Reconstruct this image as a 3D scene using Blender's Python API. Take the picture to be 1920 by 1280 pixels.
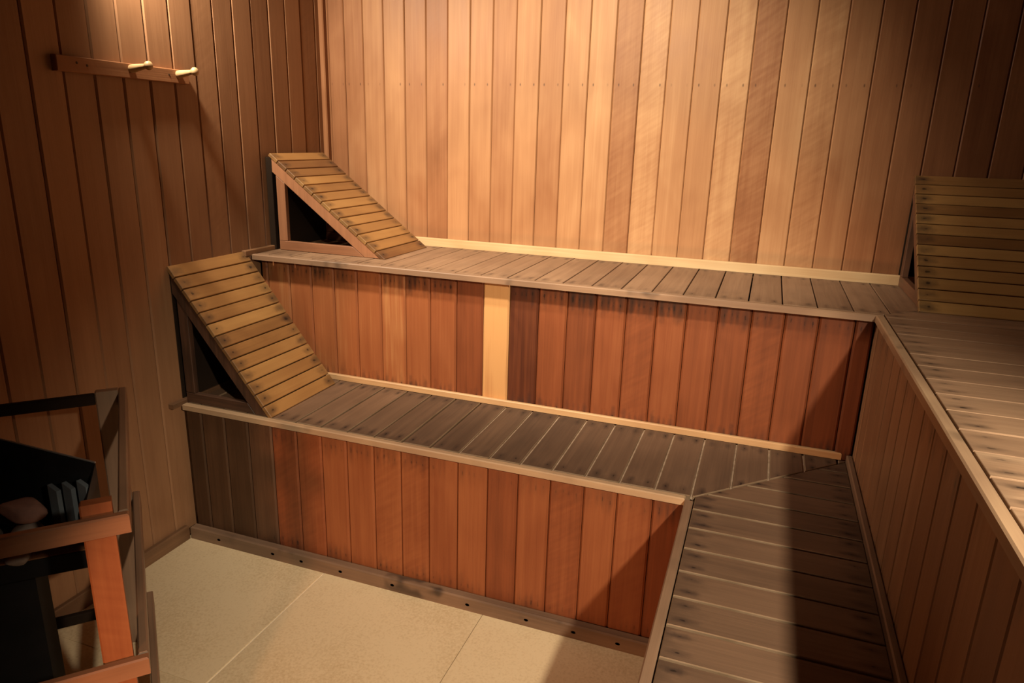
import bpy, bmesh, math, random
from mathutils import Vector, Matrix, Euler

# ------------------------------------------------------------------ clear
for o in list(bpy.data.objects):
    bpy.data.objects.remove(o, do_unlink=True)
scene = bpy.context.scene
COL = scene.collection
random.seed(7)

# ------------------------------------------------------------------ camera
cam_d = bpy.data.cameras.new('camera')
cam = bpy.data.objects.new('camera', cam_d)
COL.objects.link(cam)
cam.location = (1.8206, -2.6813, 1.4053)
cam.rotation_euler = (1.2903, -0.0283, 0.3476)
cam_d.sensor_fit = 'HORIZONTAL'
cam_d.sensor_width = 36.0
cam_d.lens = 1316.04 / 1920 * 36.0
cam_d.clip_start = 0.02
scene.camera = cam

# ------------------------------------------------------------------ world, exposure
world = bpy.data.worlds.new('world')
scene.world = world
world.use_nodes = True
world.node_tree.nodes['Background'].inputs[0].default_value = (1.0, 0.72, 0.45, 1)
world.node_tree.nodes['Background'].inputs[1].default_value = 0.0
scene.view_settings.view_transform = 'Standard'
scene.view_settings.look = 'None'
scene.view_settings.gamma = 1.0
scene.view_settings.use_curve_mapping = False
scene.view_settings.exposure = 0.0


# ------------------------------------------------------------------ lamps
def spot(name, loc, target, energy, color, half_deg, blend, radius):
    d = bpy.data.lights.new(name, 'SPOT')
    o = bpy.data.objects.new(name, d)
    COL.objects.link(o)
    o.location = loc
    o.rotation_euler = (Vector(target) - Vector(loc)).to_track_quat('-Z', 'Y').to_euler()
    d.energy = energy
    d.color = color
    d.spot_size = math.radians(half_deg * 2)
    d.spot_blend = blend
    d.shadow_soft_size = radius
    return o


def point(name, loc, energy, color, radius):
    d = bpy.data.lights.new(name, 'POINT')
    o = bpy.data.objects.new(name, d)
    COL.objects.link(o)
    o.location = loc
    d.energy = energy
    d.color = color
    d.shadow_soft_size = radius
    return o


# wall lamp high on the left wall, just above the picture: lights the back wall
spot('wall_lamp_light', (0.075, -1.12, 2.08), (0.62, 0.0, 1.15), 105.0, (1.0, 0.83, 0.63), 62, 1.0, 0.042)
# added spot filling in the back wall's centre and right
spot('back_wall_fill_light', (1.05, -1.45, 2.18), (1.18, 0.0, 1.23), 128.0, (1.0, 0.83, 0.63), 38, 0.75, 0.05)
# shaded lamp on the right, behind the camera: lights floor and benches
spot('shaded_lamp_light', (2.44, -2.65, 1.70), (1.42, -1.03, 0.25), 196.0, (1.0, 0.83, 0.62), 34, 0.7, 0.03)
# added orange fill, low and out of view behind the camera
spot('orange_fill_light', (1.20, -3.20, 0.60), (1.24, -0.95, 0.38), 66.0, (1.0, 0.47, 0.22), 23, 0.22, 0.05)


# ------------------------------------------------------------------ materials
def mnode(nt, t, **kw):
    n = nt.nodes.new(t)
    for k, v in kw.items():
        setattr(n, k, v)
    return n


def wood(name, ramp, rough=0.42, grain=0.30, blotch=0.22, nails=None, end_grime=0.0,
         bump=0.15, ripple=0.0, wear=0.0, spec=0.4, row=None, smudge=0.0, varlo=0.0):
    """Procedural wood. UV: u across the board (centred), v along it, in metres.
    Object colour: r = tone, g = length, b = seed, a = stain amount."""
    m = bpy.data.materials.new(name)
    m.use_nodes = True
    nt = m.node_tree
    nt.nodes.clear()
    L = nt.links.new
    out = mnode(nt, 'ShaderNodeOutputMaterial')
    bs = mnode(nt, 'ShaderNodeBsdfPrincipled')
    L(bs.outputs[0], out.inputs[0])
    bs.inputs['Specular IOR Level'].default_value = spec
    uv = mnode(nt, 'ShaderNodeUVMap')
    uv.uv_map = 'UVMap'
    info = mnode(nt, 'ShaderNodeObjectInfo')
    sep = mnode(nt, 'ShaderNodeSeparateColor')
    L(info.outputs['Color'], sep.inputs[0])
    suv = mnode(nt, 'ShaderNodeSeparateXYZ')
    L(uv.outputs[0], suv.inputs[0])
    U, V = suv.outputs[0], suv.outputs[1]
    tone, length, seed, stain = sep.outputs[0], sep.outputs[1], sep.outputs[2], info.outputs['Alpha']

    def math_(op, a, b=None, c=None, clamp=False):
        n = mnode(nt, 'ShaderNodeMath', operation=op, use_clamp=clamp)
        for i, v in enumerate((a, b, c)):
            if v is None:
                continue
            if isinstance(v, (int, float)):
                n.inputs[i].default_value = v
            else:
                L(v, n.inputs[i])
        return n.outputs[0]

    def mapr(v, a, b, c=0.0, d=1.0):
        n = mnode(nt, 'ShaderNodeMapRange', interpolation_type='SMOOTHSTEP')
        L(v, n.inputs[0])
        n.inputs[1].default_value = a
        n.inputs[2].default_value = b
        n.inputs[3].default_value = c
        n.inputs[4].default_value = d
        return n.outputs[0]

    def noise(su, sv, detail=3.0, k=13.0, dist=0.0, rg=0.5):
        cx = mnode(nt, 'ShaderNodeCombineXYZ')
        L(math_('MULTIPLY', U, su), cx.inputs[0])
        L(math_('MULTIPLY', V, sv), cx.inputs[1])
        L(math_('MULTIPLY', seed, k * 7.31), cx.inputs[2])
        n = mnode(nt, 'ShaderNodeTexNoise')
        n.inputs['Scale'].default_value = 1.0
        n.inputs['Detail'].default_value = detail
        n.inputs['Roughness'].default_value = rg
        n.inputs['Distortion'].default_value = dist
        L(cx.outputs[0], n.inputs['Vector'])
        return n.outputs[0]

    g1 = noise(55, 1.6, 4.0, 13, 0.4)
    g2 = noise(230, 5.0, 3.0, 29)
    b1 = noise(7, 3.2, 2.0, 5, 0.6)
    t = math_('ADD', tone, math_('MULTIPLY', math_('SUBTRACT', g1, 0.5), grain * 1.6))
    t = math_('ADD', t, math_('MULTIPLY', math_('SUBTRACT', g2, 0.5), grain * 0.8))
    t = math_('ADD', t, math_('MULTIPLY', math_('SUBTRACT', b1, 0.5), blotch * 1.8))
    if ripple > 0:
        cx = mnode(nt, 'ShaderNodeCombineXYZ')
        L(math_('ADD', math_('MULTIPLY', U, 46.0), math_('MULTIPLY', V, -62.0)), cx.inputs[0])
        L(math_('ADD', math_('MULTIPLY', U, 9.0), math_('MULTIPLY', V, 7.0)), cx.inputs[1])
        L(math_('MULTIPLY', seed, 51.0), cx.inputs[2])
        rn = mnode(nt, 'ShaderNodeTexNoise')
        rn.inputs['Scale'].default_value = 1.0
        rn.inputs['Detail'].default_value = 1.0
        L(cx.outputs[0], rn.inputs['Vector'])
        mask = mapr(math_('FRACT', math_('MULTIPLY', seed, 17.37)), 0.78, 0.95)
        rr = math_('MULTIPLY', math_('MULTIPLY', math_('SUBTRACT', rn.outputs[0], 0.5), ripple), mask)
        t = math_('ADD', t, rr)
    cr = mnode(nt, 'ShaderNodeValToRGB')
    L(t, cr.inputs[0])
    els = cr.color_ramp.elements
    while len(els) < len(ramp):
        els.new(0.5)
    for e, (pos, c) in zip(els, ramp):
        e.position = pos
        e.color = (*c, 1)
    col = cr.outputs[0]

    def darken(fac, c):
        nonlocal col
        mx = mnode(nt, 'ShaderNodeMix', data_type='RGBA')
        L(fac, mx.inputs[0])
        L(col, mx.inputs[6])
        mx.inputs[7].default_value = (*c, 1)
        col = mx.outputs[2]

    end = math_('MINIMUM', V, math_('SUBTRACT', length, V))
    wob = noise(60, 60, 2.0, 71)
    var = mapr(noise(9, 1.1, 1.0, 53), 0.36, 0.62, varlo, 1.0)
    stain = math_('MULTIPLY', stain, var)
    if wear > 0:
        wn = noise(10, 4, 3.0, 91, 0.5)
        darken(math_('MULTIPLY', mapr(wn, 0.5, 0.72), wear), (0.09, 0.060, 0.042))
    if smudge > 0:
        sn = noise(16, 9, 2.0, 67)
        darken(math_('MULTIPLY', math_('MULTIPLY', mapr(sn, 0.58, 0.74), smudge), stain), (0.025, 0.018, 0.015))
    if row is not None:
        du = math_('DIVIDE', math_('SUBTRACT', V, row), 0.008)
        dv = math_('DIVIDE', math_('SUBTRACT', math_('ABSOLUTE', U), 0.027), 0.004)
        r = math_('SQRT', math_('ADD', math_('POWER', math_('ABSOLUTE', du), 2.0), math_('POWER', math_('ABSOLUTE', dv), 2.0)))
        darken(math_('MULTIPLY', mapr(r, 0.2, 1.0, 0.7, 0.0), stain), (0.05, 0.028, 0.02))
    if end_grime > 0:
        gn = noise(42, 9, 2.0, 37)
        lim = math_('ADD', math_('MULTIPLY', gn, 0.22), -0.055)
        f = math_('SUBTRACT', 1.0, math_('DIVIDE', end, math_('MAXIMUM', lim, 0.004)), None, True)
        darken(math_('MULTIPLY', math_('MULTIPLY', f, stain), end_grime), (0.018, 0.012, 0.010))
    if nails:
        for (d, off, rl, rw) in nails:
            du = math_('DIVIDE', math_('SUBTRACT', end, d), rl)
            dv = math_('DIVIDE', math_('SUBTRACT', math_('ABSOLUTE', U), off), rw)
            r = math_('SQRT', math_('ADD', math_('POWER', math_('ABSOLUTE', du), 2.0),
                                    math_('POWER', math_('ABSOLUTE', dv), 2.0)))
            r = math_('ADD', r, math_('MULTIPLY', math_('SUBTRACT', wob, 0.5), 1.6))
            big = mapr(r, 0.2, 2.2, 0.66, 0.0)
            darken(math_('MULTIPLY', big, stain), (0.030, 0.020, 0.018))
            core = mapr(r, 0.05, 0.42, 0.75, 0.0)
            darken(math_('MULTIPLY', core, math_('MINIMUM', math_('MULTIPLY', stain, 2.0), 1.0)), (0.012, 0.009, 0.008))
    L(col, bs.inputs['Base Color'])
    rn = math_('ADD', rough, math_('MULTIPLY', math_('SUBTRACT', b1, 0.5), 0.25))
    L(rn, bs.inputs['Roughness'])
    if bump > 0:
        bp = mnode(nt, 'ShaderNodeBump')
        bp.inputs['Strength'].default_value = bump
        bp.inputs['Distance'].default_value = 0.002
        L(math_('ADD', g2, g1), bp.inputs['Height'])
        L(bp.outputs[0], bs.inputs['Normal'])
    return m


def plain(name, color, rough=0.5, metallic=0.0, noise_scale=0.0, noise_amt=0.0, color2=None, bump=0.0, spec=0.5):
    m = bpy.data.materials.new(name)
    m.use_nodes = True
    nt = m.node_tree
    bs = nt.nodes['Principled BSDF']
    bs.inputs['Base Color'].default_value = (*color, 1)
    bs.inputs['Roughness'].default_value = rough
    bs.inputs['Metallic'].default_value = metallic
    bs.inputs['Specular IOR Level'].default_value = spec
    if noise_scale:
        tc = mnode(nt, 'ShaderNodeTexCoord')
        n = mnode(nt, 'ShaderNodeTexNoise')
        n.inputs['Scale'].default_value = noise_scale
        n.inputs['Detail'].default_value = 5
        nt.links.new(tc.outputs['Object'], n.inputs['Vector'])
        mr = mnode(nt, 'ShaderNodeMapRange')
        mr.inputs[1].default_value = 0.3
        mr.inputs[2].default_value = 0.7
        nt.links.new(n.outputs[0], mr.inputs[0])
        mx = mnode(nt, 'ShaderNodeMix', data_type='RGBA')
        mx.inputs[6].default_value = (*color, 1)
        mx.inputs[7].default_value = (*(color2 or color), 1)
        nt.links.new(mr.outputs[0], mx.inputs[0])
        nt.links.new(mx.outputs[2], bs.inputs['Base Color'])
        if bump:
            bp = mnode(nt, 'ShaderNodeBump')
            bp.inputs['Strength'].default_value = bump
            bp.inputs['Distance'].default_value = 0.004
            nt.links.new(n.outputs[0], bp.inputs['Height'])
            nt.links.new(bp.outputs[0], bs.inputs['Normal'])
    return m


def floor_mat():
    m = bpy.data.materials.new('speckled_tile')
    m.use_nodes = True
    nt = m.node_tree
    L = nt.links.new
    bs = nt.nodes['Principled BSDF']
    tc = mnode(nt, 'ShaderNodeTexCoord')
    big = mnode(nt, 'ShaderNodeTexNoise')
    big.inputs['Scale'].default_value = 2.5
    big.inputs['Detail'].default_value = 6
    fine = mnode(nt, 'ShaderNodeTexNoise')
    fine.inputs['Scale'].default_value = 150.0
    fine.inputs['Detail'].default_value = 3
    L(tc.outputs['Object'], big.inputs['Vector'])
    L(tc.outputs['Object'], fine.inputs['Vector'])
    a = mnode(nt, 'ShaderNodeMath', operation='MULTIPLY_ADD')
    L(fine.outputs[0], a.inputs[0])
    a.inputs[1].default_value = 0.9
    L(big.outputs[0], a.inputs[2])
    cr = mnode(nt, 'ShaderNodeValToRGB')
    L(a.outputs[0], cr.inputs[0])
    e = cr.color_ramp.elements
    e[0].position = 0.55
    e[0].color = (0.56, 0.42, 0.235, 1)
    e[1].position = 1.25
    e[1].color = (0.74, 0.60, 0.38, 1)
    L(cr.outputs[0], bs.inputs['Base Color'])
    bs.inputs['Roughness'].default_value = 0.55
    bp = mnode(nt, 'ShaderNodeBump')
    bp.inputs['Strength'].default_value = 0.12
    bp.inputs['Distance'].default_value = 0.002
    L(fine.outputs[0], bp.inputs['Height'])
    L(bp.outputs[0], bs.inputs['Normal'])
    return m


RAMP_WALL = [(0.0, (0.15, 0.056, 0.023)), (0.35, (0.30, 0.133, 0.058)), (0.65, (0.455, 0.240, 0.112)), (1.0, (0.70, 0.44, 0.225))]
RAMP_RED = [(0.0, (0.075, 0.022, 0.011)), (0.4, (0.235, 0.070, 0.026)), (0.7, (0.345, 0.122, 0.045)), (1.0, (0.62, 0.34, 0.135))]
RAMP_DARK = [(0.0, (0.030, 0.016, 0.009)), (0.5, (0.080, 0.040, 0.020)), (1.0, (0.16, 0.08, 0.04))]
RAMP_SEAT = [(0.0, (0.085, 0.052, 0.034)), (0.4, (0.215, 0.128, 0.077)), (0.7, (0.38, 0.240, 0.145)), (1.0, (0.58, 0.42, 0.27))]
RAMP_SLAT = [(0.0, (0.18, 0.080, 0.030)), (0.4, (0.36, 0.185, 0.062)), (0.7, (0.50, 0.285, 0.098)), (1.0, (0.64, 0.40, 0.16))]
RAMP_TRIM = [(0.0, (0.11, 0.058, 0.032)), (0.4, (0.36, 0.19, 0.090)), (0.7, (0.60, 0.38, 0.19)), (1.0, (0.80, 0.60, 0.34))]
RAMP_FRAME = [(0.0, (0.05, 0.026, 0.016)), (0.4, (0.22, 0.098, 0.050)), (0.7, (0.38, 0.175, 0.085)), (1.0, (0.55, 0.30, 0.16))]

RAMP_BROWN = [(0.0, (0.10, 0.047, 0.024)), (0.35, (0.215, 0.104, 0.050)), (0.65, (0.34, 0.178, 0.088)), (1.0, (0.52, 0.32, 0.17))]
RAMP_NOSE = [(0.0, (0.11, 0.068, 0.045)), (0.4, (0.29, 0.180, 0.110)), (0.7, (0.50, 0.340, 0.200)), (1.0, (0.74, 0.55, 0.33))]
NAIL_ROW = 1.606
M = {
    'wall': wood('cedar_wall', RAMP_WALL, 0.50, grain=0.16, blotch=0.22, ripple=0.26, bump=0.10, spec=0.25, row=NAIL_ROW),
    'leftwall': wood('brown_cedar_wall', RAMP_BROWN, 0.46, grain=0.14, blotch=0.16, ripple=0.15, bump=0.10, spec=0.3),
    'nose': wood('worn_nosing', RAMP_NOSE, 0.45, grain=0.18, blotch=0.30, bump=0.10, smudge=0.8),
    'red': wood('red_cedar_riser', RAMP_RED, 0.48, spec=0.25, varlo=0.25, grain=0.20, blotch=0.18, ripple=0.20, end_grime=0.9,
                nails=[(0.035, 0.030, 0.026, 0.006), (0.032, 0.008, 0.020, 0.004)], bump=0.12),
    'brown': wood('brown_cedar_riser', RAMP_BROWN, 0.45, grain=0.20, blotch=0.2, end_grime=0.9,
                  nails=[(0.035, 0.030, 0.026, 0.006)], bump=0.12),
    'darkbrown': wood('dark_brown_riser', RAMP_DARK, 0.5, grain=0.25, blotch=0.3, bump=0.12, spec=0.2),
    'seat_upper': None,
    'seat': wood('weathered_seat', RAMP_SEAT, 0.62, spec=0.15, grain=0.16, blotch=0.16, wear=0.25,
                 nails=[(0.030, 0.024, 0.016, 0.0065)], end_grime=0.4, bump=0.15, varlo=0.6),
    'slat': wood('yellow_slat', RAMP_SLAT, 0.48, grain=0.14, blotch=0.30,
                 nails=[(0.024, 0.0, 0.018, 0.010)], end_grime=0.5, bump=0.10, varlo=0.6),
    'trim': wood('pale_trim', RAMP_TRIM, 0.45, grain=0.18, blotch=0.25, bump=0.10),
    'frame': wood('reddish_frame', RAMP_FRAME, 0.5, grain=0.2, blotch=0.2, bump=0.12),
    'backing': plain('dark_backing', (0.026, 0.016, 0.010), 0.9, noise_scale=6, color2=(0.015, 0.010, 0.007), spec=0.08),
    'tile': floor_mat(),
    'grout': plain('pale_grout', (0.85, 0.75, 0.58), 0.8),
    'dark_joint': plain('dark_joint', (0.16, 0.115, 0.06), 0.9),
    'seat_edge': plain('worn_seat_edge', (0.27, 0.185, 0.115), 0.75, noise_scale=14, color2=(0.18, 0.12, 0.07), spec=0.15),
    'peg': plain('pale_peg', (0.50, 0.33, 0.165), 0.45, noise_scale=30, color2=(0.42, 0.27, 0.13)),
    'screw': plain('dark_screw', (0.05, 0.03, 0.02), 0.5, 0.6),
    'steel': plain('dark_steel', (0.10, 0.11, 0.115), 0.36, 0.85, noise_scale=9, color2=(0.05, 0.055, 0.06)),
    'blacksteel': plain('black_steel', (0.010, 0.009, 0.009), 0.6, 0.0, noise_scale=12, color2=(0.006, 0.006, 0.006), spec=0.12),
    'fin': plain('blue_grey_fin', (0.15, 0.175, 0.19), 0.45, noise_scale=10, color2=(0.08, 0.095, 0.105)),
    'lit_gap': plain('painted_lit_gap', (0.50, 0.38, 0.27), 0.75, noise_scale=40, color2=(0.30, 0.21, 0.14), spec=0.2),
    'bright': plain('steel_rim_highlight', (0.45, 0.43, 0.40), 0.35, 0.6),
    'lip_reflection': plain('brown_reflection', (0.26, 0.11, 0.045), 0.42, 0.25, noise_scale=9, color2=(0.10, 0.05, 0.025)),
    'stone_red': plain('reddish_stone', (0.32, 0.16, 0.11), 0.85, noise_scale=22, color2=(0.16, 0.08, 0.06), bump=0.6),
    'stone_grey': plain('grey_stone', (0.30, 0.23, 0.18), 0.85, noise_scale=22, color2=(0.14, 0.11, 0.09), bump=0.6),
}


M['seat_upper'] = wood('weathered_upper_seat', RAMP_SEAT, 0.60, grain=0.16, blotch=0.16, wear=0.2, spec=0.18,
                     nails=[(0.030, 0.024, 0.016, 0.0065)], end_grime=0.35, bump=0.15, varlo=0.4)


# ------------------------------------------------------------------ helpers
def tag(o, label=None, cat=None, group=None, kind=None):
    if label:
        o['label'] = label
    if cat:
        o['category'] = cat
    if group:
        o['group'] = group
    if kind:
        o['kind'] = kind
    return o


def empty(name, loc, rz=0.0):
    o = bpy.data.objects.new(name, None)
    COL.objects.link(o)
    o.location = loc
    o.rotation_euler = (0, 0, rz)
    o.empty_display_size = 0.1
    return o


def base_matrix(o):
    return Matrix.Translation(o.location) @ o.rotation_euler.to_matrix().to_4x4()


def link(name, me, mat, parent=None, world=None, color=None):
    o = bpy.data.objects.new(name, me)
    COL.objects.link(o)
    if mat is not None and len(me.materials) == 0:
        me.materials.append(mat)
    if parent is not None:
        o.parent = parent
        # parents here are top-level or sit at identity below one
        p = parent
        bm_ = Matrix.Identity(4)
        while p is not None:
            bm_ = (p.matrix_parent_inverse @ base_matrix(p) if p.parent else base_matrix(p)) @ bm_
            p = p.parent
        o.matrix_parent_inverse = bm_.inverted()
    if world is not None:
        loc, rot, sc = world.decompose()
        o.location = loc
        o.rotation_euler = rot.to_euler()
    if color:
        o.color = color
    return o


_cache = {}


def prism_mesh(poly, t, ch, mat_name, cu=None, axis=1):
    """Convex polygon (ccw, metres) in the local xy plane, extruded along z by t with a chamfer ch on the top.
    UV: u across, v along (axis = the local axis that runs along the board)."""
    key = (tuple((round(a, 4), round(b, 4)) for a, b in poly), round(t, 4), round(ch, 4), mat_name, axis)
    if key in _cache:
        return _cache[key]
    n = len(poly)

    def inset(d):
        res = []
        for i in range(n):
            p0, p1, p2 = Vector(poly[i - 1]), Vector(poly[i]), Vector(poly[(i + 1) % n])
            e1 = (p1 - p0).normalized()
            e2 = (p2 - p1).normalized()
            n1, n2 = Vector((-e1.y, e1.x)), Vector((-e2.y, e2.x))
            k = 1 + n1.dot(n2)
            res.append(p1 + (n1 + n2) * (d / max(k, 0.25)))
        return res
    verts, faces = [], []
    rings = [(0.0, poly), (t - ch, poly), (t, inset(ch))] if ch > 0 else [(0.0, poly), (t, poly)]
    for z, pl in rings:
        for q in pl:
            verts.append((q[0], q[1], z))
    for r in range(len(rings) - 1):
        for i in range(n):
            j = (i + 1) % n
            faces.append((r * n + i, r * n + j, (r + 1) * n + j, (r + 1) * n + i))
    faces.append(tuple(range(n - 1, -1, -1)))
    top = (len(rings) - 1) * n
    faces.append(tuple(range(top, top + n)))
    me = bpy.data.meshes.new('board')
    me.from_pydata(verts, [], faces)
    uvl = me.uv_layers.new(name='UVMap')
    xs = [q[0] for q in poly]
    ys = [q[1] for q in poly]
    if axis == 1:
        c = (min(xs) + max(xs)) / 2
        v0 = min(ys)
    else:
        c = (min(ys) + max(ys)) / 2
        v0 = min(xs)
    for lp in me.loops:
        v = verts[lp.vertex_index]
        zz = (v[2] - t)
        if axis == 1:
            uvl.data[lp.index].uv = (v[0] - c + zz * 0.7, v[1] - v0)
        else:
            uvl.data[lp.index].uv = (v[1] - c + zz * 0.7, v[0] - v0)
    me.materials.append(M[mat_name])
    if mat_name == 'seat':
        me.materials.append(M['seat_edge'])
        for p in me.polygons[:-2]:
            p.material_index = 1
    me.update()
    _cache[key] = me
    return me


def frame_matrix(origin, X, Y):
    X = Vector(X).normalized()
    Y = Vector(Y).normalized()
    Z = X.cross(Y)
    m = Matrix((X, Y, Z)).transposed().to_4x4()
    m.translation = Vector(origin)
    return m


def board(name, parent, mat, origin, X, Y, w, l, t, ch=0.002, tone=0.5, stain=0.0, axis=1, seed=None):
    """Board lying in the plane origin + a*X + b*Y (0<=a<=w, 0<=b<=l), thickness t along X x Y."""
    me = prism_mesh([(0, 0), (w, 0), (w, l), (0, l)], t, ch, mat, axis=axis)
    length = l if axis == 1 else w
    return link(name, me, None, parent, frame_matrix(origin, X, Y),
                (tone, length, random.random() if seed is None else seed, stain))


def box(name, parent, mat, lo, hi, along, ch=0.0015, tone=0.5, stain=0.0):
    """Axis-aligned stick between two corners; grain runs along axis 'x', 'y' or 'z'."""
    d = [hi[i] - lo[i] for i in range(3)]
    if along == 'y':
        me_o, X, Y, w, l, t = lo, (1, 0, 0), (0, 1, 0), d[0], d[1], d[2]
    elif along == 'x':
        me_o, X, Y, w, l, t = (lo[0], hi[1], lo[2]), (0, -1, 0), (1, 0, 0), d[1], d[0], d[2]
    else:
        me_o, X, Y, w, l, t = (lo[0], hi[1], lo[2]), (1, 0, 0), (0, 0, 1), d[0], d[2], d[1]
    return board(name, parent, mat, me_o, X, Y, w, l, t, ch, tone, stain)


def clip(poly, p, nrm):
    """Keep the part of a polygon where (q - p).nrm >= 0."""
    out = []
    n = len(poly)
    for i in range(n):
        a, b = Vector(poly[i]), Vector(poly[(i + 1) % n])
        da, db = (a - Vector(p)).dot(Vector(nrm)), (b - Vector(p)).dot(Vector(nrm))
        if da >= 0:
            out.append(tuple(a))
        if (da > 0) != (db > 0) and abs(da - db) > 1e-9:
            out.append(tuple(a + (b - a) * (da / (da - db))))
    res = []
    for q in out:
        if not res or (Vector(q) - Vector(res[-1])).length > 1e-3:
            res.append(q)
    if len(res) > 1 and (Vector(res[0]) - Vector(res[-1])).length < 1e-3:
        res.pop()
    return res


def bm_object(name, bm, mat, parent=None, smooth=False, color=None):
    me = bpy.data.meshes.new(name)
    bm.normal_update()
    bm.to_mesh(me)
    bm.free()
    if smooth:
        for p in me.polygons:
            p.use_smooth = True
    return link(name, me, M[mat] if isinstance(mat, str) else mat, parent, None, color)


# ------------------------------------------------------------------ measures
H1, H2 = 0.504, 0.9634            # seat heights
D1, D2 = 0.5445, 0.9464           # nosing lines of the back benches (y = -D)
X1, X2 = 2.1393, 1.7062           # nosing lines of the right benches
RW, FW = 2.684, -3.45             # right wall, front wall
CEIL = 2.25
YEND = -2.20                      # near end of the right-hand benches
NW, NH = 0.022, 0.020             # nosing width, height

# ------------------------------------------------------------------ structure
R = random.Random(3)


def planked_wall(name, origin, X, height, bounds, tones, t=0.016, groove=0.0035, backing=0.03, z0=0.0, mat='wall', stain=0.0):
    """Backing slab plus one vertical plank between each two boundaries (distances along X)."""
    X = Vector(X)
    N = X.cross(Vector((0, 0, 1)))
    o = Vector(origin)
    w = bounds[-1] - bounds[0]
    root = board(name, None, 'backing', o + X * bounds[0] - N * (t + backing), X, (0, 0, 1), w, height, backing, 0)
    tag(root, kind='structure')
    for i in range(len(bounds) - 1):
        a, b = bounds[i], bounds[i + 1]
        thick = t + R.uniform(-0.0012, 0.0012)
        board('plank', root, mat, o + X * (a + 0.0006) - N * t + Vector((0, 0, z0)), X, (0, 0, 1), b - a - 0.0012, height - z0, thick,
              groove, tones(i, a, b), stain)
    return root


# back wall (faces -y): boundaries measured along x
bw = [0.0, 0.03, 0.105, 0.194] + [0.288 + 0.0948 * k for k in range(0, 26)]
bw = [b for b in bw if b < RW - 0.03] + [RW]
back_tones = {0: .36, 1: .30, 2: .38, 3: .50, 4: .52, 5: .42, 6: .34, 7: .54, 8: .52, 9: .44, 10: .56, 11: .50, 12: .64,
              13: .66, 14: .46, 15: .70, 16: .66, 17: .60, 18: .70, 19: .40, 20: .64, 21: .58, 22: .46, 23: .34, 24: .22, 25: .20, 26: .08, 27: .16}  # own plank tones, plus the wall's light falloff painted in
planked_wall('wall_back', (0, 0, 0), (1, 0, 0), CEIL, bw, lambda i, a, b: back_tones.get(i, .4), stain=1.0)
# left wall (faces +x): distances along +y
lw = [FW] + [-0.048 - 0.0963 * k for k in range(34, -1, -1)] + [0.0]
lw = [lw[0]] + [b for b in lw[1:] if b > FW + 0.02]
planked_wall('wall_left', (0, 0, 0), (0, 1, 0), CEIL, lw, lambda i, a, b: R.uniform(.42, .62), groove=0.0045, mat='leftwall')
# right wall (faces -x): X must run along -y so that the normal points into the room
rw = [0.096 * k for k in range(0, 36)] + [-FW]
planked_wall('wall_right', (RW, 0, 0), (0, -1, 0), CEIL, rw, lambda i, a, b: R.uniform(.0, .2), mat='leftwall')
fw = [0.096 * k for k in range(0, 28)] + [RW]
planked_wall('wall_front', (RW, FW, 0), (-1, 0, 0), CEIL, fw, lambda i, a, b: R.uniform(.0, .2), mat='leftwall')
# ceiling boards run along x
ce = board('ceiling', None, 'backing', (0, 0, CEIL + 0.05), (1, 0, 0), (0, -1, 0), RW, -FW, 0.03, 0)
tag(ce, kind='structure')
k = 0
y = 0.0
while y > FW + 0.01:
    wdt = min(0.12, y - FW)
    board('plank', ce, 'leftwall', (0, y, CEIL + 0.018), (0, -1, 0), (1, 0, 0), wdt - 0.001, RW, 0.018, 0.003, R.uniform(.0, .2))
    y -= 0.12

# floor: screed slab with large speckled tiles
fl = board('floor', None, 'grout', (0, FW, -0.04), (1, 0, 0), (0, 1, 0), RW, -FW, 0.037, 0)
tag(fl, kind='structure')
xs = [0.0, 0.575, 1.146, 1.717, 2.288, RW]
ys = [0.0, -0.36, -0.935, -1.51, -2.085, -2.66, -3.235, FW]
for i in range(len(xs) - 1):
    for j in range(len(ys) - 1):
        if j == 2 and i > 0:
            continue
        a, b = xs[i], xs[i + 1]
        c, d = ys[j + 1], ys[j]
        if j == 1 and i > 0:
            c = ys[3]
            if i > 0:
                pass
        gl = 0.0028 if i == 1 else 0.0007
        gr = 0.0028 if i == 0 else 0.0007
        board('tile', fl, 'tile', (a + gl, c + 0.001, -0.003), (1, 0, 0), (0, 1, 0), b - a - gl - gr, d - c - 0.002, 0.003, 0.0006)
# dirt-filled joint line
board('joint', fl, 'dark_joint', (1.1452, FW + 0.01, -0.0028), (1, 0, 0), (0, 1, 0), 0.0016, -FW - 0.02, 0.0021, 0)

# baseboards and corner trim
bl = box('baseboard_left', None, 'trim', (0.0, FW, 0.0), (0.018, -0.972, 0.052), 'y', 0.003, 0.12)
tag(bl, kind='structure')
t1 = box('trim_1', None, 'wall', (0.0, -0.024, H2), (0.024, 0.0, CEIL), 'z', 0.004, 0.36)
tag(t1, kind='structure')
t2 = box('trim_2', None, 'trim', (0.0, -0.985, H1 - 0.006), (0.020, -0.50, H1 + 0.012), 'y', 0.002, 0.08)
tag(t2, kind='structure')
t3 = box('trim_3', None, 'trim', (0.0, -0.575, H2 - 0.004), (0.020, 0.0, H2 + 0.016), 'y', 0.002, 0.22)
tag(t3, kind='structure')

# ------------------------------------------------------------------ benches
SL = 0.019                        # slat thickness


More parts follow.
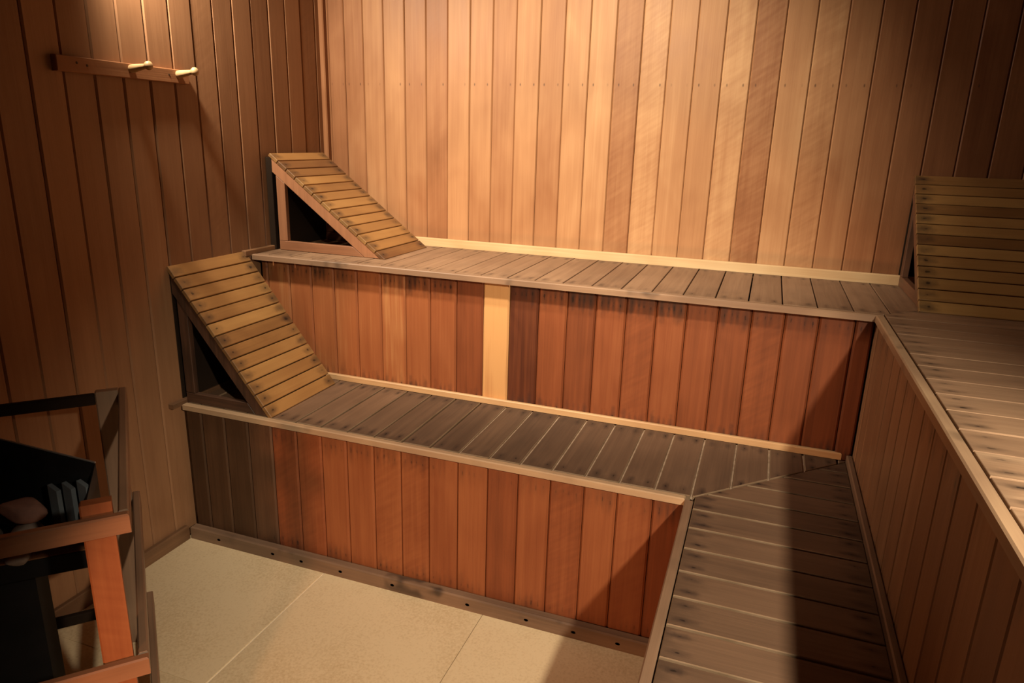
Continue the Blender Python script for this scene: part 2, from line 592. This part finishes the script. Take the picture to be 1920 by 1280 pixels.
def slat(parent, poly, z, along, tone, stain, name='slat'):
    if len(poly) < 3:
        return
    xs_ = [p[0] for p in poly]
    ys_ = [p[1] for p in poly]
    ox, oy = min(xs_), min(ys_)
    if max(xs_) - ox < 0.008 or max(ys_) - oy < 0.008:
        return
    loc = [(p[0] - ox, p[1] - oy) for p in poly]
    axis = 1 if along == 'y' else 0
    me = prism_mesh(loc, SL, 0.0008 if z > 0.8 else 0.0018, 'seat_upper' if z > 0.8 else 'seat', axis=axis)
    L_ = (max(ys_) - oy) if along == 'y' else (max(xs_) - ox)
    dz = R.uniform(-0.0006, 0.0006)
    return link(name, me, None, parent, Matrix.Translation((ox, oy, z - SL + dz)), (tone, L_, random.random(), stain))


# ---- upper bench along the back wall
ub = empty('bench', (1.0, -0.27, 0.0))
tag(ub, 'upper slatted bench along the bright back wall, red-brown plank front with one pale plank', 'bench')
box('nosing', ub, 'nose', (0.02, -D1, H2 - NH), (X1 + NW, -D1 + NW, H2), 'x', 0.003, 0.36, 1.0)
box('back_strip', ub, 'trim', (0.42, -0.018, H2), (2.40, -0.0, H2 + 0.034), 'x', 0.003, 0.80)
gap = 0.0042
b_us = [0.022, 0.08] + [0.176 + 0.0955 * k for k in range(0, 27)]
for i in range(len(b_us) - 1):
    a, b = b_us[i], b_us[i + 1]
    if a > RW - 0.03:
        break
    poly = [(a + gap / 2, -D1 + NW + 0.003), (b - gap / 2, -D1 + NW + 0.003), (b - gap / 2, -0.019), (a + gap / 2, -0.019)]
    poly = clip(poly, (X1 + NW + 0.003, -D1 + NW + 0.003), (-1, 1))
    slat(ub, poly, H2, 'y', .56 if i < 13 else R.uniform(.44, .56), 0.7)
bu = [0.022, .05, .148, .246, .344, .442, .541, .64, .738, .84, .941, 1.037, 1.14, 1.239, 1.335, 1.434, 1.529, 1.622, 1.717,
      1.814, 1.908, 2.002, 2.098, 2.145]
tu = {7: .62, 8: .50, 9: .30, 10: .98, 11: .16, 12: .46, 13: .36, 14: .50, 15: .44, 16: .48, 17: .44, 18: .40, 19: .42, 20: .40, 21: .36, 22: .30}
for i in range(len(bu) - 1):
    a, b = bu[i], bu[i + 1]
    hi_t = 0.016 if i != len(bu) - 2 else 0.026
    board('plank', ub, 'red', (a + .0009, -0.484, H1 - 0.02), (1, 0, 0), (0, 0, 1), b - a - .0018, H2 - NH - H1 + 0.019, hi_t, 0.0052,
          tu.get(i, .67 + .05 * math.sin(i * 2.3)) - (.07 if i > 10 else 0), 0.0 if i == 10 else R.uniform(.55, 1.0))
box('support_rail', ub, 'backing', (0.03, -0.484, H2 - 0.10), (2.10, -0.44, H2 - SL - 0.002), 'x', 0, .3)
box('support_rail', ub, 'backing', (0.03, -0.07, H2 - 0.10), (2.60, -0.02, H2 - SL - 0.002), 'x', 0, .3)

# ---- upper bench along the right wall
ur = empty('bench', (2.42, -1.4, 0.0))
tag(ur, 'upper slatted bench on the right side, pale worn slats, brown plank front', 'bench')
box('nosing', ur, 'nose', (X1, YEND, H2 - NH), (X1 + NW, -D1 + 0.0, H2), 'y', 0.003, 0.50, 0.5)
ykn = [-0.0] + [-0.088 - 0.0940 * k for k in range(0, 24)]
for i in range(len(ykn) - 1):
    a, b = ykn[i + 1], ykn[i]
    a = max(a, YEND)
    if b <= YEND + 0.01:
        break
    poly = [(X1 + NW + 0.003, a + gap / 2), (RW - 0.02, a + gap / 2), (RW - 0.02, b - gap / 2), (X1 + NW + 0.003, b - gap / 2)]
    poly = clip(poly, (X1 + NW + 0.007, -D1 + NW + 0.003), (1, -1))
    slat(ur, poly, H2, 'x', R.uniform(.50, .66) + (0.10 if i > 12 else 0), 0.8)
yb = [-0.509] + [-0.560 - 0.0963 * k for k in range(0, 18)]
yb = [v for v in yb if v > YEND] + [YEND]
for i in range(len(yb) - 1):
    b, a = yb[i], yb[i + 1]
    board('plank', ur, 'brown', (2.164, b - .0006, H1 - 0.02), (0, -1, 0), (0, 0, 1), b - a - .0012, H2 - NH - H1 + 0.019, 0.016, 0.004,
          R.uniform(.44, .64), R.uniform(.2, .6))
box('support_rail', ur, 'backing', (2.166, YEND + .03, H2 - 0.10), (2.20, -0.56, H2 - SL - 0.002), 'y', 0, .3)
box('support_rail', ur, 'backing', (2.62, YEND + .03, H2 - 0.10), (2.66, -0.1, H2 - SL - 0.002), 'y', 0, .3)

# ---- lower bench along the back
lb = empty('bench', (0.9, -0.75, 0.0))
tag(lb, 'lower back bench with dark grey-brown slats and orange-red plank front standing on the beige floor', 'bench')
box('nosing', lb, 'nose', (0.02, -D2, H1 - NH), (X2, -D2 + NW, H1), 'x', 0.003, 0.62, 0.3)
box('back_strip', lb, 'trim', (0.02, -0.515, H1), (2.118, -0.5005, H1 + 0.021), 'x', 0.003, 0.66)
gl_ = 0.0060
b_ls = [-0.022 + 0.0968 * k for k in range(0, 24)]
b_ls[0] = 0.022
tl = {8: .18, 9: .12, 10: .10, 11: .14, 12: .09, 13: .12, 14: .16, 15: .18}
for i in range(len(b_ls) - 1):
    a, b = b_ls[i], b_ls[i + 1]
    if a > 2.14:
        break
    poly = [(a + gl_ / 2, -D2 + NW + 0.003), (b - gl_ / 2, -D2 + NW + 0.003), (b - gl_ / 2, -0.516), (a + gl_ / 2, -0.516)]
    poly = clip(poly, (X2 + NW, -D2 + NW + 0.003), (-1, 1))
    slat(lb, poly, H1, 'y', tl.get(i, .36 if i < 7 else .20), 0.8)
# pale strips added between worn slats toward the corner, standing in for lit edges
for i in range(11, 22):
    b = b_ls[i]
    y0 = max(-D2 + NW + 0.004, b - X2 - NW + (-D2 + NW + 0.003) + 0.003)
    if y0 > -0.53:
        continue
    box('gap_strip', lb, 'lit_gap', (b - gl_ / 2 + 0.0004, y0, H1 - 0.012), (b + gl_ / 2 - 0.0004, -0.517, H1 - 0.0042), 'y', 0.0, 0.6)
bl_ = [0.022, .089, .185, .281, .376, .473, .567, .66, .757, .852, .947, 1.043, 1.139, 1.234, 1.331, 1.43, 1.524, 1.622, 1.722]
tlr = {0: .45, 1: .55, 2: .48, 3: .04, 4: .34, 5: .42, 6: .55, 7: .52, 8: .58, 9: .52, 10: .48, 11: .56, 12: .34, 13: .50, 14: .40, 15: .52, 16: .46, 17: .38}  # left planks: greyed wood, plus shade at the unlit end painted in
for i in range(len(bl_) - 1):
    a, b = bl_[i], bl_[i + 1]
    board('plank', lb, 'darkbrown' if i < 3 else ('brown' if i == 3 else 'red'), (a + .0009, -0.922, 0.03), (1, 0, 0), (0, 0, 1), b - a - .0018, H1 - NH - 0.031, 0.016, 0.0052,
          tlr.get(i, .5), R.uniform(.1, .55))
box('baseboard', lb, 'nose', (0.02, -0.9695, 0.0), (X2 + 0.01, -0.939, 0.046), 'x', 0.004, 0.20, 1.0)
for k in range(9):
    bm = bmesh.new()
    xk = 0.14 + k * 0.185 + R.uniform(-.06, .06)
    vs_ = [bm.verts.new((xk + .007 * math.cos(a_ * math.pi / 5), -0.9698, 0.022 + R.uniform(-.004, .004) * 0 + .0045 * math.sin(a_ * math.pi / 5))) for a_ in range(10)]
    bm.faces.new(vs_)
    bmesh.ops.solidify(bm, geom=bm.faces[:], thickness=0.0006)
    bm_object('screw', bm, 'screw', lb)
box('support_rail', lb, 'backing', (0.03, -0.92, H1 - 0.09), (1.70, -0.88, H1 - SL - 0.002), 'x', 0, .3)
box('support_rail', lb, 'backing', (0.03, -0.56, H1 - 0.09), (2.10, -0.52, H1 - SL - 0.002), 'x', 0, .3)

# ---- lower bench along the right
lr = empty('bench', (1.92, -1.5, 0.0))
tag(lr, 'lower right bench with wide brown crosswise slats running toward the viewer, half in shadow', 'bench')
box('nosing', lr, 'nose', (X2, YEND, H1 - NH), (X2 + NW, -D2 + 0.0, H1), 'y', 0.003, 0.26, 0.4)
yl = [-0.608 - 0.0964 * k for k in range(0, 17)]
yl = [-0.516] + yl
yl = [v for v in yl if v > YEND] + [YEND]
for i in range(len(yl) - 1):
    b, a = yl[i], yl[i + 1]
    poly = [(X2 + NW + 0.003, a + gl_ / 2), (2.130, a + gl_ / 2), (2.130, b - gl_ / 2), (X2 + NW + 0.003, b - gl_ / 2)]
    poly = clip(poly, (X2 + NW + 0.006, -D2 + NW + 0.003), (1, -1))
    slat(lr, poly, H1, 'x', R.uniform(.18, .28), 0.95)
box('back_strip', lr, 'nose', (2.131, YEND, H1 - 0.01), (2.147, -0.516, H1 + 0.020), 'y', 0.003, 0.16)
yq = [-0.942 - 0.0963 * k for k in range(0, 14)]
yq = [v for v in yq if v > YEND + .02] + [YEND]
for i in range(len(yq) - 1):
    b, a = yq[i], yq[i + 1]
    board('plank', lr, 'red', (1.738, b - .0006, 0.03), (0, -1, 0), (0, 0, 1), b - a - .0012, H1 - NH - 0.031, 0.016, 0.004,
          R.uniform(.40, .52), 0.3)
box('baseboard', lr, 'frame', (1.70, YEND, 0.0), (1.722, -0.972, 0.046), 'y', 0.004, 0.22)
box('support_rail', lr, 'backing', (1.74, YEND + .03, H1 - 0.09), (1.78, -0.95, H1 - SL - 0.002), 'y', 0, .3)
box('support_rail', lr, 'backing', (2.09, YEND + .03, H1 - 0.09), (2.128, -0.55, H1 - SL - 0.002), 'y', 0, .3)


# ------------------------------------------------------------------ backrests
def backrest(loc, rz, base, height, width, label, tones, fr_tone, base_z, rail_tones):
    """Triangular slatted headrest: local x points away from the wall, local y across, z up."""
    root = empty('backrest', (loc[0], loc[1], base_z), rz)
    tag(root, label, 'backrest', 'slatted headrests on the benches')
    Mx = base_matrix(root)

    def put(name, mat, poly, t, m, tone, axis=1, stain=0.0, parent=root, ch=0.0015):
        me = prism_mesh(poly, t, ch, mat, axis=axis)
        ext = [p[axis] for p in poly]
        return link(name, me, None, parent, Mx @ m, (tone, max(ext) - min(ext), random.random(), stain))
    n = 13
    st, sd = 0.012, 0.042                       # slat thickness, stringer depth
    run = Vector((base, 0, -height)).normalized()      # down the slope, away from the wall
    nrm = Vector((height, 0, base)).normalized()
    top = Vector((0.0, 0, height)) - nrm * st
    length = math.hypot(base, height)
    th = 0.020
    for side in (0, 1):
        y0 = 0.004 if side == 0 else width - th - 0.004
        # sloped stringer: polygon in the local xz plane
        foot = top + run * length
        k = nrm * sd
        pts = [Vector((0.004, 0, (top - nrm * 0).z - 0.004 * height / base)), None]
        A = Vector((0.004, 0, top.z - (0.004 - top.x) * height / base))
        # underside line: through top - nrm*sd along run
        u0 = top - k
        zb = u0.z - (0.004 - u0.x) * height / base
        B = Vector((0.004, 0, zb))
        s_end = u0.z / (height / length)        # where the underside meets z = 0
        Cc = u0 + run * s_end
        s2 = top.z / (height / length)
        D = top + run * s2
        poly = [(A.x, A.z), (B.x, B.z), (Cc.x, 0.0), (D.x, 0.0)]
        m = Matrix(((1, 0, 0), (0, 0, -1), (0, 1, 0))).transposed()
        # local prism axes: x -> x, y -> z, z -> -y
        m4 = Matrix(((1, 0, 0, 0), (0, 0, -1, y0 + th), (0, 1, 0, 0), (0, 0, 0, 1)))
        put('stringer', 'frame', poly, th, m4, fr_tone + 0.04, axis=1)
        # post and base rail
        xp0, xp1 = 0.018, 0.056
        zt0 = zb - (xp0 - 0.004) * height / base
        zt1 = zb - (xp1 - 0.004) * height / base
        put('post', 'frame', [(xp0, 0.036), (xp1, 0.036), (xp1, zt1 - 0.001), (xp0, zt0 - 0.001)], th * 0.9, m4, fr_tone)
        xr = Cc.x - 0.036 * base / height - 0.002
        put('base_rail', 'frame', [(xp0, 0.0), (Cc.x - 0.003, 0.0), (xr, 0.035), (xp0, 0.035)], th * 0.9, m4, rail_tones, axis=0)
        put('wall_side_strip', 'backing', [(-loc[0] + .001 if rz == 0 else -0.003, 0.0), (0.003, 0.0), (0.003, height - 0.016), (-loc[0] + .001 if rz == 0 else -0.003, height - 0.016)], th, m4, fr_tone)  # dark strip closing the gap between frame and wall
    # slats
    pitch = length / n
    for i in range(n):
        s0 = i * pitch + 0.0020
        s1 = (i + 1) * pitch - 0.0020
        o = top + run * s1
        # prism axes: x -> local y (across), y -> -run (up the slope), z -> out of the slope
        Y = -run
        X = Vector((0, 1, 0))
        Z = nrm
        if X.cross(Y).dot(Z) < 0:
            X = Vector((0, -1, 0))
        m = Matrix((X, Y, Z)).transposed().to_4x4()
        off = Vector((0, 0 if X.y > 0 else width, 0))
        m.translation = o + off
        put('slat', 'slat', [(0, 0), (width, 0), (width, s1 - s0), (0, s1 - s0)], st + R.uniform(0, .0008), m, tones[i], axis=0, stain=R.uniform(.75, 1.0))
    # added dark sheet across the wall side, deepening the shade inside
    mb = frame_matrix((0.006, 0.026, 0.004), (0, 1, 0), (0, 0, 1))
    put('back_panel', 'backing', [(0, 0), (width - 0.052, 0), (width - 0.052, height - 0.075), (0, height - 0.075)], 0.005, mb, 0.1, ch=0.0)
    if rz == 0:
        # added dark sheet on the far side, for the same inner shade
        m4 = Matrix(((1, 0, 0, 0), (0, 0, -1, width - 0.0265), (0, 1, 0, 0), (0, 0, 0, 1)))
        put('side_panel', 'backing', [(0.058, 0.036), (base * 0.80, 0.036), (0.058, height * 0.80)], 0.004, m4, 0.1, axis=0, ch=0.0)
    return root


# local y across: upper and lower stand on the left wall (x out of the wall = world x, y across = world y)
backrest((0.024, -0.412), 0.0, 0.488, 0.366, 0.346,
         'upper slatted headrest in the far left corner, standing on the upper back bench', 
         [.40, .10, .16, .46, .30, .40, .54, .36, .46, .30, .42, .36, .06], .56, H2 + 0.001, .50)
backrest((0.001, -0.928), 0.0, 0.374, 0.472, 0.369,
         'lower slatted headrest against left wall, steeper one on the lower back bench',
         [.36, .32, .34, .40, .30, .50, .24, .30, .36, .46, .34, .42, .46], .02, H1 + 0.001, .06)
# the right one leans on the back wall: local x = -y of the world, local y = +x of the world
backrest((2.262, -0.004), -math.pi / 2, 0.440, 0.366, 0.36,
         'right slatted headrest in dim light at the right photo edge, against the back wall',
         [.32, .38, .52, .24, .56, .48, .26, .62, .50, .54, .52, .56, .66], .20, H2 + 0.001, .25)


# ------------------------------------------------------------------ peg rail on the left wall
pr = empty('peg_rail', (0.0, -1.0, 1.57))
tag(pr, 'brown wooden peg rail with two turned pale pegs high on the left wall', 'peg rail')
board('rail', pr, 'wall', (0.0, -1.236, 1.545), (0, 0, 1), (0, 1, 0), 0.041, 0.460, 0.0205, 0.002, 0.30).rotation_euler
rail = pr.children[0]
# the board above faces -x: flip it so that it stands proud of the wall
rail.matrix_basis = frame_matrix((0.0, -0.776, 1.545), (0, 0, 1), (0, -1, 0))


def lathe(bm, p0, axis, prof, seg=16):
    axis = axis.normalized()
    q = axis.to_track_quat('Z', 'Y').to_matrix()
    rings = []
    for (d, r) in prof:
        rings.append([bm.verts.new(p0 + q @ Vector((r * math.cos(2 * math.pi * i / seg), r * math.sin(2 * math.pi * i / seg), d))) for i in range(seg)])
    for a, b in zip(rings, rings[1:]):
        for i in range(seg):
            j = (i + 1) % seg
            bm.faces.new((a[i], a[j], b[j], b[i]))
    bm.faces.new(list(reversed(rings[0])))
    bm.faces.new(rings[-1])


peg_prof = [(d_, r_ * 1.22) for d_, r_ in [(0.0, .0085), (.004, .0098), (.012, .0098), (.030, .0082), (.052, .0062), (.059, .0058), (.0605, .0068), (.063, .0088),
            (.067, .0102), (.071, .0104), (.075, .0094), (.078, .0068), (.0795, .003)]]
for y in (-1.000, -0.822):
    bm = bmesh.new()
    lathe(bm, Vector((0.019, y, 1.571)), Vector((1, 0, 0.13)), peg_prof)
    bm_object('peg', bm, 'peg', pr, True)
for (y, z) in ((-1.145, 1.566), (-0.858, 1.568), (-1.176, 1.570)):
    bm = bmesh.new()
    lathe(bm, Vector((0.020, y, z)), Vector((1, 0, 0)), [(0, .0032), (.0012, .0032), (.0016, .002)], 10)
    bm_object('screw', bm, 'screw', pr)

# ------------------------------------------------------------------ heater guard
gd = empty('heater_guard', (0.5, -1.75, 0.0))
tag(gd, 'low wooden guard rail standing at an angle around the dark stone heater', 'guard rail')
F = Vector((0.285, -1.405, 0))
Nn = Vector((0.800, -1.868, 0))
e1 = (Nn - F).normalized()
e2 = Vector((-e1.y * -1, 0, 0))
e2 = Vector((e1.y, -e1.x, 0)).normalized()      # to the left-front, square to e1
if e2.x > 0:
    e2 = -e2
up = Vector((0, 0, 1))


def stick(name, p, q, wv, hv, tone, mat='frame'):
    """Square-edged stick from p to q; wv and hv are the cross-section vectors."""
    p, q, wv, hv = Vector(p), Vector(q), Vector(wv), Vector(hv)
    d = q - p
    if wv.cross(d).dot(hv) < 0:
        p = p + wv
        wv = -wv
    return board(name, gd, mat, p, wv, d, wv.length, d.length, hv.length, 0.003, tone)


TIER = (0.752, 0.450, 0.130)
RH = 0.046
# posts: far, near, and the far end of the front side by the left wall
n1 = e2 * -1                                     # outward of the long side
stick('post', F + e2 * 0.000 + up * 0.0, F + up * (TIER[0] + 0.004), e1 * 0.022, e2 * 0.052, .22, 'nose')
stick('post', Nn - e1 * 0.022 + e2 * 0.006, Nn - e1 * 0.022 + e2 * 0.006 + up * (TIER[0] + 0.022), e1 * 0.022, e2 * 0.050, .50, 'red')
stick('post', Nn + e2 * 0.98 - e1 * 0.022, Nn + e2 * 0.98 - e1 * 0.022 + up * (TIER[0] + 0.01), e1 * 0.022, e2 * 0.050, .4)
for z in TIER:
    # long side, on the outside of the posts
    stick('rail', F - e1 * 0.012 - e2 * 0.019 + up * (z - RH), Nn + e1 * 0.0 - e2 * 0.019 + up * (z - RH), e2 * 0.018, up * RH, .30, 'nose')
    # front side, on the outside of the near post
    stick('rail', Nn - e2 * 0.019 + e1 * 0.001 + up * (z - 0.036), Nn + e2 * 1.04 + e1 * 0.001 + up * (z - 0.036), e1 * 0.018, up * 0.036, .52)
    # rear side to the left wall; near-black tone paints in its shade
    stick('rail', F + e2 * 0.053 + up * (z - 0.03), F + e2 * 0.36 + up * (z - 0.03), e1 * 0.018, up * 0.028, .02, 'backing')

# ------------------------------------------------------------------ stone heater
ht = empty('sauna_heater', (0.30, -1.86, 0.0))
tag(ht, 'dark steel sauna heater holding stones, standing behind the angled wooden guard', 'heater')


def poly_prism(bm, pts, z0, z1, z1s=None, cap=True):
    lo = [bm.verts.new((x, y, z0)) for x, y in pts]
    hi = [bm.verts.new((x, y, (z1s[i] if z1s else z1))) for i, (x, y) in enumerate(pts)]
    n = len(pts)
    for i in range(n):
        j = (i + 1) % n
        bm.faces.new((lo[i], lo[j], hi[j], hi[i]))
    if cap:
        bm.faces.new(list(reversed(lo)))
        bm.faces.new(hi)


def sheet(bm, a, b, za, zb, z0a, z0b, t=0.003):
    """Thin steel plate standing between plan points a and b, with top heights za, zb."""
    d = Vector((b[0] - a[0], b[1] - a[1], 0)).normalized()
    n = Vector((-d.y, d.x, 0)) * t
    A, B = Vector((a[0], a[1], 0)), Vector((b[0], b[1], 0))
    v = [A + up * z0a, B + up * z0b, B + up * zb, A + up * za]
    f = [bm.verts.new(q) for q in v]
    g = [bm.verts.new(q + n) for q in v]
    bm.faces.new(f)
    bm.faces.new(list(reversed(g)))
    for i in range(4):
        j = (i + 1) % 4
        bm.faces.new((f[j], f[i], g[i], g[j]))


plan = [(0.09, -1.67), (0.505, -1.67), (0.505, -1.715), (0.225, -1.995), (0.09, -1.995)]
bm = bmesh.new()
poly_prism(bm, [(0.10, -1.70), (0.34, -1.70), (0.365, -1.745), (0.215, -1.92), (0.10, -1.95)], 0.0, 0.47)
bm_object('body', bm, 'blacksteel', ht)
bm = bmesh.new()
poly_prism(bm, [(0.10, -1.68), (0.49, -1.68), (0.495, -1.712), (0.222, -1.985), (0.10, -1.985)], 0.47, 0.482)
bm_object('stone_tray', bm, 'blacksteel', ht)
bm = bmesh.new()
sheet(bm, plan[0], plan[1], 0.705, 0.700, 0.47, 0.47)
bm_object('back_panel', bm, 'steel', ht)
bm = bmesh.new()
sheet(bm, (plan[0][0], plan[0][1] + .001), (plan[1][0], plan[1][1] + .001), 0.7075, 0.7025, 0.7045, 0.6995, 0.003)
bm_object('rim_highlight', bm, 'bright', ht)  # added strip painting the highlight along the panel's top edge
bm = bmesh.new()
sheet(bm, plan[1], plan[2], 0.700, 0.600, 0.47, 0.47)
bm_object('side_panel', bm, 'steel', ht)
bm = bmesh.new()
sheet(bm, plan[0], plan[4], 0.705, 0.56, 0.47, 0.47, -0.003)
bm_object('side_panel', bm, 'steel', ht)
# sloped lip along the front edge, brown reflection painted into its colour
bm = bmesh.new()
a, b = Vector((0.505, -1.715, 0.515)), Vector((0.225, -1.995, 0.515))
inn = Vector((-0.7, 0.7, 0)) * 0.075
vs = [a, b, b + inn + up * 0.004, a + inn + up * 0.004]
lo = [bm.verts.new(q) for q in vs]
hi = [bm.verts.new(q + up * -0.004) for q in vs]
bm.faces.new(lo)
bm.faces.new(list(reversed(hi)))
for i in range(4):
    j = (i + 1) % 4
    bm.faces.new((lo[j], lo[i], hi[i], hi[j]))
bm_object('front_lip', bm, 'lip_reflection', ht)
bm = bmesh.new()
sheet(bm, plan[2], plan[3], 0.512, 0.512, 0.47, 0.47)
bm_object('front_panel', bm, 'blacksteel', ht)
for i in range(3):
    bm = bmesh.new()
    x0 = 0.392 + i * 0.038
    sheet(bm, (x0, -1.702 + i * 0.006), (x0 + 0.031, -1.706 + i * 0.006), 0.640 + 0.010 * i, 0.632 + 0.010 * i, 0.482, 0.482, 0.010)
    bm_object('heating_fin', bm, 'fin', ht)


# stones, each a thing of its own
def stone(loc, size, seed, mat, label, rz, group='stones in the heater'):
    rr = random.Random(seed)
    bm = bmesh.new()
    bmesh.ops.create_icosphere(bm, subdivisions=3, radius=1.0)
    planes = []
    for _ in range(9):
        n = Vector((rr.uniform(-1, 1), rr.uniform(-1, 1), rr.uniform(-1, 1))).normalized()
        planes.append((n, rr.uniform(.62, .9)))
    for v in bm.verts:
        for n, d in planes:
            k_ = v.co.dot(n) - d
            if k_ > 0:
                v.co -= n * k_ * 0.85
        v.co.x *= size[0]
        v.co.y *= size[1]
        v.co.z *= size[2]
    o = bm_object('stone', bm, mat, None, True)
    o.location = loc
    o.rotation_euler = (rr.uniform(-.2, .2), rr.uniform(-.2, .2), rz)
    tag(o, label, 'stone', group)
    return o


stone((0.372, -1.752, 0.600), (.052, .034, .026), 11, 'stone_red', 'reddish flat-topped stone on top of the heater pile, right of the pale one', 0.5)
stone((0.255, -1.79, 0.602), (.045, .036, .027), 12, 'stone_grey', 'pale rounded stone on top of the heater pile at the left photo edge', 0.9)
stone((0.372, -1.742, 0.528), (.044, .034, .044), 13, 'stone_grey', 'dark stone under the reddish flat stone in the heater', 0.1)
stone((0.272, -1.785, 0.525), (.042, .042, .042), 14, 'stone_grey', 'dark stone under the pale rounded stone in the heater', 1.2)
stone((0.330, -1.845, 0.520), (.032, .026, .022), 15, 'stone_grey', 'small pale stone near the front lip of the heater, below the guard top rail', 0.6)
stone((0.408, -1.800, 0.520), (.028, .022, .018), 16, 'stone_grey', 'smallest stone at the heater front lip beside the bluish steel side', 1.9)
stone((0.225, -1.86, 0.560), (.05, .045, .05), 17, 'stone_grey', 'large grey stone at the left end of the heater pile', 0.4)
